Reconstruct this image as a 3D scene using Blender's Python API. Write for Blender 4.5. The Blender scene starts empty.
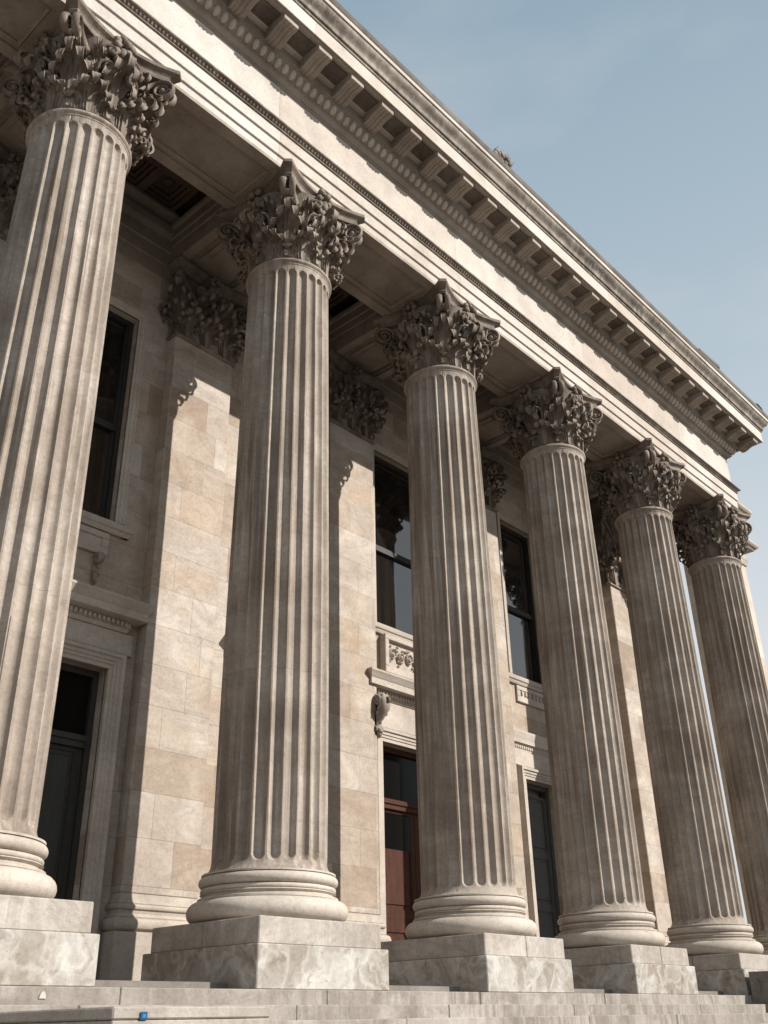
import bpy, math, random
from mathutils import Vector, Matrix
PI=math.pi
R=math.radians
rnd=random.Random(7)
scene=bpy.context.scene
col=scene.collection

# ------------------------------------------------------------------ measures
S=3.6                 # column spacing
ZN=8.90               # neck of the shaft
ZA=10.30              # underside of the architrave
WA=0.61               # half width of the architrave
YP=2.10               # front of the pilasters
YW=2.32               # wall plane
FLOOR=-0.575          # porch floor
STEP0=-0.65           # top step
GROUND=-2.47
XL=-9.0               # left end of the building (outside the picture)
XE=18.42              # right end of the entablature

# ------------------------------------------------------------------ mesh helpers
class MB:
    def __init__(s): s.v=[]; s.f=[]
    def add(s,vs,fs):
        b=len(s.v); s.v+= [tuple(q) for q in vs]; s.f+=[tuple(i+b for i in f) for f in fs]
    def box(s,x0,x1,y0,y1,z0,z1):
        s.add([(x0,y0,z0),(x1,y0,z0),(x1,y1,z0),(x0,y1,z0),(x0,y0,z1),(x1,y0,z1),(x1,y1,z1),(x0,y1,z1)],
              [(0,3,2,1),(4,5,6,7),(0,1,5,4),(1,2,6,5),(2,3,7,6),(3,0,4,7)])
    def cbox(s,x0,x1,y0,y1,z0,z1,c=.012):
        # box with small chamfers
        vs=[];idx={}
        for i,(xa,xs) in enumerate(((x0,1),(x1,-1))):
            for j,(ya,ys) in enumerate(((y0,1),(y1,-1))):
                for k,(za,zs) in enumerate(((z0,1),(z1,-1))):
                    idx[i,j,k,0]=len(vs); vs.append((xa,ya+ys*c,za+zs*c))
                    idx[i,j,k,1]=len(vs); vs.append((xa+xs*c,ya,za+zs*c))
                    idx[i,j,k,2]=len(vs); vs.append((xa+xs*c,ya+ys*c,za))
        fs=[]
        for i in (0,1): fs.append([idx[i,0,0,0],idx[i,1,0,0],idx[i,1,1,0],idx[i,0,1,0]])
        for j in (0,1): fs.append([idx[0,j,0,1],idx[1,j,0,1],idx[1,j,1,1],idx[0,j,1,1]])
        for k in (0,1): fs.append([idx[0,0,k,2],idx[1,0,k,2],idx[1,1,k,2],idx[0,1,k,2]])
        for i in (0,1):
            for j in (0,1): fs.append([idx[i,j,0,0],idx[i,j,0,1],idx[i,j,1,1],idx[i,j,1,0]])
            for k in (0,1): fs.append([idx[i,0,k,0],idx[i,0,k,2],idx[i,1,k,2],idx[i,1,k,0]])
        for j in (0,1):
            for k in (0,1): fs.append([idx[0,j,k,1],idx[0,j,k,2],idx[1,j,k,2],idx[1,j,k,1]])
        for i in (0,1):
            for j in (0,1):
                for k in (0,1): fs.append([idx[i,j,k,0],idx[i,j,k,1],idx[i,j,k,2]])
        s.add(vs,fs)
    def lathe(s,prof,n=64,cx=0,cy=0,cap=True):
        vs=[];fs=[]
        for r,z in prof:
            for i in range(n):
                a=2*PI*i/n; vs.append((cx+r*math.cos(a),cy+r*math.sin(a),z))
        for j in range(len(prof)-1):
            for i in range(n):
                k=(i+1)%n; fs.append((j*n+i,j*n+k,(j+1)*n+k,(j+1)*n+i))
        if cap:
            fs.append(tuple(range(n-1,-1,-1))); m=(len(prof)-1)*n; fs.append(tuple(range(m,m+n)))
        s.add(vs,fs)
    def sweep(s,prof,path,closed=False):
        """prof: closed polygon of (outward d, z); path: list of ((x,y),(nx,ny)) with mitred outward vectors"""
        n=len(prof);m=len(path);vs=[];fs=[]
        for (x,y),(nx,ny) in path:
            for d,z in prof: vs.append((x+nx*d,y+ny*d,z))
        for j in range(m if closed else m-1):
            a=j*n;b=((j+1)%m)*n
            for i in range(n):
                k=(i+1)%n; fs.append((a+i,b+i,b+k,a+k))
        if not closed:
            fs.append(tuple(range(n-1,-1,-1))); fs.append(tuple((m-1)*n+i for i in range(n)))
        s.add(vs,fs)
    def ell(s,c,r,nu=10,nv=6,rot=None):
        vs=[];fs=[]
        for j in range(1,nv):
            t=PI*j/nv
            for i in range(nu):
                a=2*PI*i/nu
                q=Vector((r[0]*math.sin(t)*math.cos(a),r[1]*math.sin(t)*math.sin(a),r[2]*math.cos(t)))
                if rot: q=rot@q
                vs.append(Vector(c)+q)
        q=Vector((0,0,r[2])); q2=Vector((0,0,-r[2]))
        if rot: q=rot@q; q2=rot@q2
        vs.append(Vector(c)+q); vs.append(Vector(c)+q2); T=len(vs)-2;B=T+1
        for j in range(nv-2):
            for i in range(nu):
                k=(i+1)%nu; fs.append((j*nu+i,(j+1)*nu+i,(j+1)*nu+k,j*nu+k))
        for i in range(nu):
            k=(i+1)%nu; fs.append((i,k,T)); m=(nv-2)*nu; fs.append((m+k,m+i,B))
        s.add(vs,fs)
    def tube(s,pts,rad,n=8,side=None,flat=1.0):
        """tube through pts; rad list; 'side' = fixed lateral vector, flat = lateral scale"""
        pts=[Vector(p) for p in pts]; m=len(pts); vs=[];fs=[]
        for j,p in enumerate(pts):
            t=(pts[min(j+1,m-1)]-pts[max(j-1,0)]).normalized()
            sd=side if side is not None else Vector((0,0,1))
            if abs(t.dot(sd))>.95: sd=Vector((1,0,0))
            u=(sd-t*sd.dot(t)).normalized(); w=t.cross(u)
            for i in range(n):
                a=2*PI*i/n; vs.append(p+u*(rad[j]*flat*math.cos(a))+w*(rad[j]*math.sin(a)))
        for j in range(m-1):
            for i in range(n):
                k=(i+1)%n; fs.append((j*n+i,j*n+k,(j+1)*n+k,(j+1)*n+i))
        fs.append(tuple(range(n-1,-1,-1))); fs.append(tuple((m-1)*n+i for i in range(n)))
        s.add(vs,fs)
    def shift(s,dx=0,dy=0,dz=0): s.v=[(x+dx,y+dy,z+dz) for x,y,z in s.v]; return s
    def build(s,name,mat,parent=None,smooth=None,loc=None):
        me=bpy.data.meshes.new(name); me.from_pydata(s.v,[],s.f)
        import bmesh
        bm=bmesh.new(); bm.from_mesh(me); bmesh.ops.recalc_face_normals(bm,faces=bm.faces); bm.to_mesh(me); bm.free()
        if smooth:
            me.polygons.foreach_set('use_smooth',[True]*len(me.polygons)); me.set_sharp_from_angle(angle=R(smooth))
        me.materials.append(mat)
        o=bpy.data.objects.new(name,me); col.objects.link(o)
        if parent is not None:
            o.parent=parent
            o.matrix_parent_inverse=Matrix.Identity(4)
        if loc is not None: o.location=loc
        return o

def empty(name,loc,label=None,cat=None,group=None):
    o=bpy.data.objects.new(name,None); col.objects.link(o); o.location=loc; o.empty_display_size=.3
    if label: o['label']=label; o['kind']='thing'
    if cat: o['category']=cat
    if group: o['group']=group
    return o
def tag(o,label=None,cat=None,group=None,kind=None):
    if label: o['label']=label; o['kind']='thing'
    if cat: o['category']=cat
    if group: o['group']=group
    if kind: o['kind']=kind
    return o
def copy_tree(o,parent=None):
    c=o.copy(); col.objects.link(c)
    if parent is not None: c.parent=parent
    for ch in o.children: copy_tree(ch,c)
    return c
def catmull(P,n):
    out=[]
    m=len(P)-1
    for i in range(n+1):
        t=i/n*m; k=min(int(t),m-1); u=t-k
        p0=P[max(k-1,0)];p1=P[k];p2=P[k+1];p3=P[min(k+2,m)]
        out.append(tuple(.5*((2*b)+(-a+c)*u+(2*a-5*b+4*c-d)*u*u+(-a+3*b-3*c+d)*u**3) for a,b,c,d in zip(p0,p1,p2,p3)))
    return out

# ------------------------------------------------------------------ materials
class NT:
    def __init__(s,name):
        s.m=bpy.data.materials.new(name); s.m.use_nodes=True; s.t=s.m.node_tree; s.t.nodes.clear()
    def n(s,typ,**kw):
        o=s.t.nodes.new(typ)
        for k,v in kw.items():
            if k.startswith('i_'):
                o.inputs[k[2:].replace('_',' ')].default_value=v
            else: setattr(o,k,v)
        return o
    def l(s,a,b): s.t.links.new(a,b)
    def math(s,op,a,b=None,clamp=False):
        o=s.n('ShaderNodeMath',operation=op,use_clamp=clamp)
        for i,x in enumerate((a,b)):
            if x is None: continue
            if isinstance(x,(int,float)): o.inputs[i].default_value=x
            else: s.l(x,o.inputs[i])
        return o.outputs[0]
    def vmul(s,v,vec):
        o=s.n('ShaderNodeVectorMath',operation='MULTIPLY'); s.l(v,o.inputs[0]); o.inputs[1].default_value=vec; return o.outputs[0]
    def noise(s,v,scale,detail=5,rough=.6,dist=0,out='Fac'):
        o=s.n('ShaderNodeTexNoise'); s.l(v,o.inputs['Vector']); o.inputs['Scale'].default_value=scale
        o.inputs['Detail'].default_value=detail; o.inputs['Roughness'].default_value=rough; o.inputs['Distortion'].default_value=dist
        return o.outputs[out]
    def ramp(s,f,stops,interp='LINEAR'):
        o=s.n('ShaderNodeValToRGB'); s.l(f,o.inputs[0]); e=o.color_ramp; e.interpolation=interp
        while len(e.elements)<len(stops): e.elements.new(.5)
        for el,(p,c) in zip(e.elements,stops):
            el.position=p; el.color=(c,c,c,1) if isinstance(c,(int,float)) else (*c,1)
        return o.outputs[0]
    def mix(s,f,a,b,typ='MIX'):
        o=s.n('ShaderNodeMix',data_type='RGBA',blend_type=typ,clamp_result=False)
        if isinstance(f,(int,float)): o.inputs[0].default_value=f
        else: s.l(f,o.inputs[0])
        for i,x in ((6,a),(7,b)):
            if isinstance(x,tuple): o.inputs[i].default_value=(*x,1)
            else: s.l(x,o.inputs[i])
        return o.outputs[2]
    def out(s,colr,rough=.75,bump=None,bstr=.3,bdist=.01,spec=.3,metal=0,coat=0,ior=None):
        b=s.n('ShaderNodeBsdfPrincipled'); o=s.n('ShaderNodeOutputMaterial'); s.l(b.outputs[0],o.inputs[0])
        if isinstance(colr,tuple): b.inputs['Base Color'].default_value=(*colr,1)
        else: s.l(colr,b.inputs['Base Color'])
        if isinstance(rough,(int,float)): b.inputs['Roughness'].default_value=rough
        else: s.l(rough,b.inputs['Roughness'])
        b.inputs['Specular IOR Level'].default_value=spec; b.inputs['Metallic'].default_value=metal
        if ior: b.inputs['IOR'].default_value=ior
        if bump is not None:
            bp=s.n('ShaderNodeBump'); bp.inputs['Strength'].default_value=bstr; bp.inputs['Distance'].default_value=bdist
            s.l(bump,bp.inputs['Height']); s.l(bp.outputs[0],b.inputs['Normal'])
        return s.m

def stone(name,c_dark,c_mid,c_light,blocks=None,streak=0.0,veins=0.35,stain=0.35,stain_col=(.13,.10,.07),rough=.72,ochre=0.0,warm=None,scale=1.0,joints=None,pits=1.0):
    def gp(c):
        m=sum(c)/3; return (c[0]*.84+m*.16, c[1]*.83+m*.16, c[2]*.86+m*.16)
    c_dark,c_mid,c_light,stain_col=gp(c_dark),gp(c_mid),gp(c_light),gp(stain_col)
    k=NT(name)
    g=k.n('ShaderNodeNewGeometry'); P=g.outputs['Position']
    big=k.noise(k.vmul(P,(.55*scale,.55*scale,.42*scale)),1.6,7,.62,.8)
    base=k.ramp(big,[(.28,c_dark),(.5,c_mid),(.72,c_light)])
    # bedding veins, slightly tilted
    rot=k.n('ShaderNodeMapping'); k.l(P,rot.inputs['Vector']); rot.inputs['Rotation'].default_value=(R(20),R(28),R(14)); rot.inputs['Scale'].default_value=(.7*scale,.7*scale,1.45*scale)
    vn=k.noise(rot.outputs[0],1.15,9,.66,1.0)
    vr=k.ramp(vn,[(.36,0.),(.47,.8),(.485,1.),(.50,.3),(.60,.0)])
    base=k.mix(k.math('MULTIPLY',vr,veins),base,tuple(x*.62 for x in c_mid))
    vl=k.ramp(vn,[(.56,0.),(.66,1.),(.76,0.)])
    base=k.mix(k.math('MULTIPLY',vl,veins*.6),base,tuple(min(1,x*1.18) for x in c_light))
    bump_extra=None
    if ochre:
        on=k.noise(k.vmul(P,(.8,.8,1.5)),.9,8,.66,.9)
        base=k.mix(k.math('MULTIPLY',k.ramp(on,[(.52,0.),(.66,1.)]),ochre),base,(.40,.27,.165))
    if blocks:
        bw,bh=blocks
        sx=k.n('ShaderNodeSeparateXYZ'); k.l(P,sx.inputs[0]); sn=k.n('ShaderNodeSeparateXYZ'); k.l(g.outputs['True Normal'],sn.inputs[0])
        isx=k.math('GREATER_THAN',k.math('ABSOLUTE',sn.outputs[0]),.6)
        u=k.math('ADD',k.math('MULTIPLY',sx.outputs[0],k.math('SUBTRACT',1.0,isx)),k.math('MULTIPLY',k.math('ADD',sx.outputs[1],.35),isx))
        cb=k.n('ShaderNodeCombineXYZ'); k.l(u,cb.inputs[0]); k.l(k.math('ADD',sx.outputs[2],20.13),cb.inputs[1])
        br=k.n('ShaderNodeTexBrick'); k.l(cb.outputs[0],br.inputs['Vector'])
        br.offset=.37; br.squash=1.6; br.squash_frequency=3
        for kk,vv in (('Color1',(0,0,0,1)),('Color2',(1,1,1,1)),('Mortar',(.5,.5,.5,1)),('Scale',1.0),('Mortar Size',.004),('Mortar Smooth',.1),('Bias',0.0),('Brick Width',bw),('Row Height',bh)):
            br.inputs[kk].default_value=vv
        tint=k.ramp(br.outputs['Color'],[(0.0,(.72,.62,.53)),(.2,(.87,.79,.72)),(.45,(1.0,.965,.93)),(.8,(1.09,1.08,1.07)),(1.0,(.90,.80,.68))])
        base=k.mix(.85,base,tint,'MULTIPLY')
        base=k.mix(k.math('MULTIPLY',br.outputs['Fac'],.55),base,(.12,.09,.07))
        bump_extra=br.outputs['Fac']
    if joints:
        sz=k.n('ShaderNodeSeparateXYZ'); k.l(P,sz.inputs[0])
        fr=k.math('FRACT',k.math('DIVIDE',k.math('ADD',sz.outputs[2],10.4),joints))
        jl=k.math('LESS_THAN',fr,.003)
        base=k.mix(k.math('MULTIPLY',jl,.38),base,(.10,.08,.06))
    if streak:
        st=k.noise(k.vmul(P,(6.5,6.5,.22)),1.6,7,.66,.3)
        sr=k.ramp(st,[(.42,0.),(.56,1.)])
        sk2=k.noise(k.vmul(P,(.7,.7,.5)),1.0,3,.5)
        base=k.mix(k.math('MULTIPLY',k.math('MULTIPLY',sr,k.ramp(sk2,[(.35,.15),(.65,1.)])),streak),base,stain_col)
    dn=k.noise(P,2.1,9,.68,.6)
    dr=k.ramp(dn,[(.50,0.),(.70,1.)])
    base=k.mix(k.math('MULTIPLY',dr,stain),base,stain_col)
    fine=k.noise(P,26,6,.7)
    base=k.mix(.48,base,k.ramp(fine,[(.3,.58),(.52,1.),(.75,1.14)]),'MULTIPLY')
    if warm: base=k.mix(1.0,base,warm,'MULTIPLY')
    pit=k.noise(k.vmul(P,(1,1,2.2)),34,4,.6)
    h=k.math('ADD',k.math('MULTIPLY',k.ramp(pit,[(.30,0.),(.42,1.)]),.7*pits),k.math('MULTIPLY',k.noise(P,7,7,.65),1.0))
    if bump_extra is not None: h=k.math('SUBTRACT',h,k.math('MULTIPLY',bump_extra,1.6))
    rg=k.ramp(dn,[(.3,rough-.1),(.7,min(1,rough+.15))])
    return k.out(base,rg,h,.35,.012,.35)

# base colours (linear): warm limestone / travertine
M_shaft=stone('shaft_stone',(.25,.195,.145),(.385,.325,.257),(.50,.447,.378),streak=.85,veins=.42,stain=.26,stain_col=(.165,.12,.082),joints=2.62)
M_base=stone('base_stone',(.34,.285,.225),(.46,.40,.32),(.54,.485,.41),veins=.25,stain=.28,stain_col=(.20,.16,.12))
M_plinth=stone('plinth_stone',(.31,.265,.21),(.41,.365,.305),(.50,.455,.395),veins=.5,stain=.55,streak=.35,stain_col=(.20,.165,.13))
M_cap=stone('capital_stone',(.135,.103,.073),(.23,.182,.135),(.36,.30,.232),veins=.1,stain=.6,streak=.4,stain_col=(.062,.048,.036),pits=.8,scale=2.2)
M_wall=stone('wall_stone',(.33,.275,.215),(.44,.385,.315),(.52,.475,.41),blocks=(.95,.56),ochre=.34,veins=.5,stain=.24,stain_col=(.27,.20,.13))
M_trim=stone('trim_stone',(.37,.31,.245),(.46,.40,.325),(.53,.475,.40),veins=.2,stain=.28,stain_col=(.22,.17,.125))
M_frieze=stone('frieze_stone',(.41,.375,.32),(.49,.455,.40),(.54,.51,.46),blocks=(2.7,5.0),veins=.15,stain=.14,stain_col=(.30,.25,.19))
M_carved=stone('carved_stone',(.21,.17,.13),(.29,.245,.19),(.37,.32,.26),veins=.1,stain=.35,stain_col=(.12,.095,.07),pits=.6)
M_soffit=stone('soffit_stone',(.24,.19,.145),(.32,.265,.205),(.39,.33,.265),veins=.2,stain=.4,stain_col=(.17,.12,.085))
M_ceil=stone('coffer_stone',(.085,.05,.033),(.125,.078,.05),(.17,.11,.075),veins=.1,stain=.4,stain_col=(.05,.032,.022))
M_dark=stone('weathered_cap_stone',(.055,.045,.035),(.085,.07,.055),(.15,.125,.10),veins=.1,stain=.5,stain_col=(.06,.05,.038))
M_soffit_dark=stone('dark_soffit_stone',(.07,.055,.04),(.12,.095,.07),(.19,.155,.12),veins=.1,stain=.5,stain_col=(.04,.032,.024))  # darker stone for the sheet between the cornice brackets
M_cyma=stone('weathered_cyma_stone',(.17,.14,.105),(.29,.245,.19),(.42,.37,.30),streak=.8,veins=.1,stain=.75,stain_col=(.075,.06,.045),scale=1.8)
M_step=stone('step_stone',(.25,.22,.18),(.34,.305,.26),(.41,.375,.325),veins=.3,stain=.75,streak=.6,stain_col=(.15,.125,.095))
M_floor=stone('porch_floor_stone',(.15,.13,.105),(.20,.175,.145),(.25,.22,.19),veins=.2,stain=.4,stain_col=(.09,.075,.06))
M_annex=stone('annex_stone',(.42,.36,.29),(.50,.44,.36),(.56,.50,.43),blocks=(1.4,.62),veins=.2,stain=.12,stain_col=(.3,.24,.17))
M_cheek_shade=stone('shaded_cheek_stone',(.11,.09,.075),(.17,.145,.12),(.25,.22,.185),veins=.3,stain=.5,stain_col=(.05,.042,.036))  # shade on the cheek wall is put into this darker stone colour

def marble():
    k=NT('grey_veined_marble'); g=k.n('ShaderNodeNewGeometry'); P=g.outputs['Position']
    warp=k.n('ShaderNodeVectorMath',operation='ADD'); k.l(P,warp.inputs[0])
    w=k.n('ShaderNodeTexNoise'); k.l(P,w.inputs['Vector']); w.inputs['Scale'].default_value=1.9; w.inputs['Detail'].default_value=6
    k.l(k.vmul(w.outputs['Color'],(1.1,1.1,1.1)),warp.inputs[1]); Q=warp.outputs[0]
    n1=k.noise(Q,1.5,8,.62,1.2)
    base=k.ramp(n1,[(.28,(.15,.12,.095)),(.42,(.26,.225,.19)),(.50,(.31,.285,.255)),(.60,(.40,.38,.35)),(.74,(.54,.53,.505))])
    vo=k.n('ShaderNodeTexVoronoi',feature='DISTANCE_TO_EDGE'); k.l(Q,vo.inputs['Vector']); vo.inputs['Scale'].default_value=2.3
    base=k.mix(k.math('MULTIPLY',k.ramp(vo.outputs['Distance'],[(.0,1.),(.11,0.)]),.28),base,(.66,.64,.60))
    vo2=k.n('ShaderNodeTexVoronoi',feature='F1'); k.l(Q,vo2.inputs['Vector']); vo2.inputs['Scale'].default_value=4.1
    base=k.mix(k.math('MULTIPLY',k.ramp(vo2.outputs['Distance'],[(.12,1.),(.25,0.)]),.5),base,(.21,.17,.13))
    sp=k.noise(P,19,3,.6)
    base=k.mix(k.math('MULTIPLY',k.ramp(sp,[(.64,0.),(.72,1.)]),.6),base,(.12,.10,.085))
    base=k.mix(.3,base,k.ramp(k.noise(P,30,5,.7),[(.3,.7),(.6,1.08)]),'MULTIPLY')
    return k.out(base,.5,k.noise(P,9,8,.7),.2,.01,.4)
M_marble=marble()

def paint(name,c1,c2,rough=.4,spec=.4,grain=True):
    k=NT(name); g=k.n('ShaderNodeNewGeometry'); P=g.outputs['Position']
    n=k.noise(k.vmul(P,(9,9,.8) if grain else (2,2,2)),2.5,6,.65,.5)
    c=k.ramp(n,[(.3,c1),(.7,c2)])
    c=k.mix(k.math('MULTIPLY',k.ramp(k.noise(P,6,6,.7),[(.5,0.),(.75,1.)]),.35),c,tuple(x*.5 for x in c1))
    return k.out(c,k.ramp(n,[(.2,rough-.08),(.8,rough+.12)]),n,.15,.004,spec)
M_wood=paint('red_brown_wood',(.040,.0145,.0085),(.080,.029,.017),.5,.2)
M_black=paint('black_green_paint',(.020,.020,.018),(.034,.033,.029),.45,.4)
M_grey=paint('dark_grey_paint',(.050,.050,.050),(.075,.075,.074),.5,.4)
M_frame=paint('dark_window_paint',(.013,.011,.010),(.024,.021,.018),.45,.4)
M_brass=NT('dull_brass').out((.42,.29,.13),.35,metal=1)
def glass():
    k=NT('dark_window_glass'); g=k.n('ShaderNodeNewGeometry'); P=g.outputs['Position']
    n=k.noise(P,.9,3,.5); n2=k.noise(k.vmul(P,(7,7,.3)),1,3,.5)
    c=k.ramp(n2,[(.35,(.006,.006,.006)),(.7,(.02,.018,.016))])
    return k.out(c,.03,n,.06,.02,.5,ior=2.1)
M_glass=glass()
M_glass2=NT('dark_transom_glass').out((.006,.006,.006),.12,spec=.2,ior=1.35)
M_blue=NT('blue_enamel').out((.010,.065,.16),.35)
M_blue2=NT('light_blue_enamel').out((.04,.16,.30),.35)
M_light_patch=NT('light_patch_white').out((.43,.42,.39),.6)  # pale colour standing in for a patch of light
M_lead=paint('lead_flashing',(.06,.052,.045),(.10,.088,.075),.55,.4,False)

def pavement():
    k=NT('pale_paving'); g=k.n('ShaderNodeNewGeometry'); P=g.outputs['Position']
    br=k.n('ShaderNodeTexBrick'); k.l(P,br.inputs['Vector'])
    for kk,vv in (('Color1',(.13,.118,.10,1)),('Color2',(.17,.155,.135,1)),('Mortar',(.06,.055,.05,1)),('Scale',1.0),('Mortar Size',.008),('Brick Width',1.2),('Row Height',.8)): br.inputs[kk].default_value=vv
    c=k.mix(.6,br.outputs['Color'],k.ramp(k.noise(P,.8,8,.65),[(.3,.6),(.7,1.1)]),'MULTIPLY')
    return k.out(c,.8,k.noise(P,12,6,.7),.2,.01)
M_pave=pavement()

# ------------------------------------------------------------------ ground, steps, porch floor
mb=MB(); mb.add([(-900,-900,GROUND),(900,-900,GROUND),(900,900,GROUND),(-900,900,GROUND)],[(0,1,2,3)])
tag(mb.build('ground',M_pave),kind='structure')
mb=MB(); mb.box(XL,18.45,-.50,YW+.3,STEP0-.9,FLOOR)
tag(mb.build('porch_floor',M_floor),kind='structure')

steps=empty('stone_steps',(2.1,-1.,GROUND),'flight of pale worn stone steps rising to the plinths of the column row','steps')
XS=13.28
zt=[STEP0,-.785,-.912]
while zt[-1]-.135>GROUND+.05: zt.append(zt[-1]-.135)
for i,z in enumerate(zt):
    y0=-1.0-.3*i; zb=zt[i+1] if i+1<len(zt) else GROUND
    mb=MB()
    x=XL-.6 if i else XL-.6
    # every step is laid from long slabs with open joints
    xs=[x]; rr=random.Random(30+i)
    while xs[-1]<XS-4.0: xs.append(xs[-1]+2.0+1.8*rr.random())
    xs.append(XS)
    for a,b in zip(xs,xs[1:]):
        dy=rr.uniform(-.004,.004)
        mb.cbox(a+.0035,b-.0035,y0+dy,(-.50 if i==0 else y0+.3),zb-.10 if i+1<len(zt) else zb,z+rr.uniform(-.003,.0),.008)
    o=mb.build('step',M_step,steps); o.location=(-2.1,1.,-GROUND)

# cheek wall with sloping top and sunk panel at the right end of the steps
mb=MB()
cx0,cx1=XS+.004,XS+.62
prof=[(-1.02,GROUND),(-1.02,-.30),(-1.50,-.30),(-1.62,-.37),(-2.05,-.72),(-2.15,-.86),(-5.3,GROUND+.9),(-5.3,GROUND)]
n=len(prof)
mb.add([(cx0,y,z) for y,z in prof]+[(cx1,y,z) for y,z in prof],[tuple(range(n)),tuple(range(2*n-1,n-1,-1))]+[(i,(i+1)%n,(i+1)%n+n,i+n) for i in range(n)])
ck=mb.build('stair_cheek_wall',M_cheek_shade)
tag(ck,'stone cheek wall, coloured as in shade, with sloping top closing the right end of the steps','cheek wall')
mb=MB()
pth=[(-1.16,-.60),(-1.16,-.42),(-1.46,-.42),(-1.58,-.49),(-2.0,-.84)]
for (y0,z0),(y1,z1) in zip(pth,pth[1:]):
    d=Vector((0,y1-y0,z1-z0)).normalized(); nn=Vector((0,-d.z,d.y))*.022
    vs=[]
    for x in (cx0-.016,cx0+.01):
        for (y,z) in ((y0,z0),(y1,z1)):
            for sgn in (-1,1): vs.append((x,y+sgn*nn.y,z+sgn*nn.z))
    mb.add(vs,[(0,1,3,2),(4,6,7,5),(0,2,6,4),(1,5,7,3),(0,4,5,1),(2,3,7,6)])
mb.build('panel_moulding',M_cheek_shade,ck)

# pedestal block resting on the steps with the small blue plate
BX0,BX1,BY=-.27,.98,-3.0
mb=MB(); mb.cbox(BX0,BX1,BY,-1.345,-.908,-.838,.01)
mb.cbox(BX0+.0,BX1-.0,BY,-1.645,-1.035,-.912,.006)
zz=-1.05
for i in range(3,7):
    yb=-1.0-.3*i-.045
    if yb<BY: break
    mb.cbox(BX0,BX1,BY,yb,zt[i]-.0-.13,zt[i-1]-.002-.13,.006) if False else None
mb.cbox(BX0,BX1,BY,-2.845,GROUND,-1.04,.006)
blk=mb.build('pedestal_block',M_plinth)
tag(blk,'pale square stone block set on the steps at lower left bearing a blue plate','stone block')
mb=MB(); mb.cbox(-.081,-.026,BY-.010,BY-.002,-.913,-.866,.004)
pl=mb.build('plaque',M_blue); tag(pl,'small square blue plate fixed to the pale block at lower left','plaque')
mb=MB(); mb.cbox(-.067,-.040,BY-.013,BY-.0105,-.901,-.878,.001); mb.build('plaque_centre',M_blue2,pl)
mb=MB(); mb.add([(.385,-1.012,-.735),(.445,-1.012,-.735),(.436,-1.012,-.700),(.415,-1.012,-.68),(.396,-1.012,-.70)]+[(.385,-1.006,-.735),(.445,-1.006,-.735),(.436,-1.006,-.700),(.415,-1.006,-.68),(.396,-1.006,-.70)],
   [(0,1,2,3,4),(9,8,7,6,5)]+[(i,(i+1)%5,(i+1)%5+5,i+5) for i in range(5)])
tag(mb.build('light_triangle',M_light_patch),'tiny triangle of light built as a pale plate on the top step riser at left','light patch')  # small patch of light, modelled as a thin pale plate

# ------------------------------------------------------------------ acanthus, volutes, capitals
def bell(z):      # capital bell radius, z relative to the neck (0..1.2)
    t=max(0,min(1,z/1.2)); return .575+.03*t+.13*t**4
LEAFC=[(.0,0),(.002,.24),(.010,.48),(.030,.70),(.078,.88),(.150,.985),(.228,1.0),(.285,.93),(.295,.83),(.262,.755),(.222,.775)]
def leaf(mb,mapf,z0,h,W,over=1.0,nt=22,nu=7,seed=0):
    """acanthus leaf: seven leaflets fan out of one stem, every tip rolls outwards"""
    rr=random.Random(seed)
    C=catmull(LEAFC,nt); k=(h/.5)**.45*over
    H=(1.0,.90,.74,.50); XF=(0,.40,.74,.92); CU=(1.0,.86,.66,.48)
    for j in range(-3,4):
        q=abs(j); sg=(j>0)-(j<0)
        hj=h*H[q]*rr.uniform(.95,1.05); xe=sg*W*.56*XF[q]*rr.uniform(.94,1.06); cj=k*CU[q]*rr.uniform(.9,1.1)
        wj=W*(.20 if q==0 else .185 if q<3 else .16)
        tilt=sg*(.0,.25,.5,.75)[q]
        front=[];back=[]
        for i,(o,zz) in enumerate(C):
            t=i/nt
            cx=xe*(.30+.70*t**1.4)+tilt*o*cj*.55
            prof=.62+.46*math.sin(PI*min(1,t*1.05)**.9)
            if t>.84: prof*=math.sqrt(max(.06,1-((t-.84)/.165)**2))
            prof*=1+.07*math.sin(t*34+j)
            w=wj*.5*prof*1.15
            lift=.030-.010*q
            for s_ in range(nu):
                u=-1+2*s_/(nu-1)
                # hollow leaflet with raised rim and a fine midrib
                off=o*cj+lift+.020*abs(u)**1.6*(1-.3*t)+.010*math.exp(-(u/.25)**2)-.022*q*.3
                z=z0+zz*hj-.012*abs(u)*t
                front.append(mapf(cx+u*w,off,z)); back.append(mapf(cx+u*w*.9,off-.030,z-.004))
        n=(nt+1)*nu; fs=[]
        for i in range(nt):
            for s_ in range(nu-1):
                a=i*nu+s_; fs.append((a,a+1,a+nu+1,a+nu)); fs.append((n+a,n+a+nu,n+a+nu+1,n+a+1))
        for i in range(nt):
            a=i*nu; fs.append((a,a+nu,n+a+nu,n+a)); a=i*nu+nu-1; fs.append((a,n+a,n+a+nu,a+nu))
        for s_ in range(nu-1):
            fs.append((s_,n+s_,n+s_+1,s_+1)); a=nt*nu+s_; fs.append((a,a+1,n+a+1,n+a))
        mb.add(front+back,fs)
def col_map(phi):
    def f(s,off,z):
        r=bell(z-ZN)+off; a=phi+s/max(r,.3); return (r*math.cos(a),r*math.sin(a),z)
    return f
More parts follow.
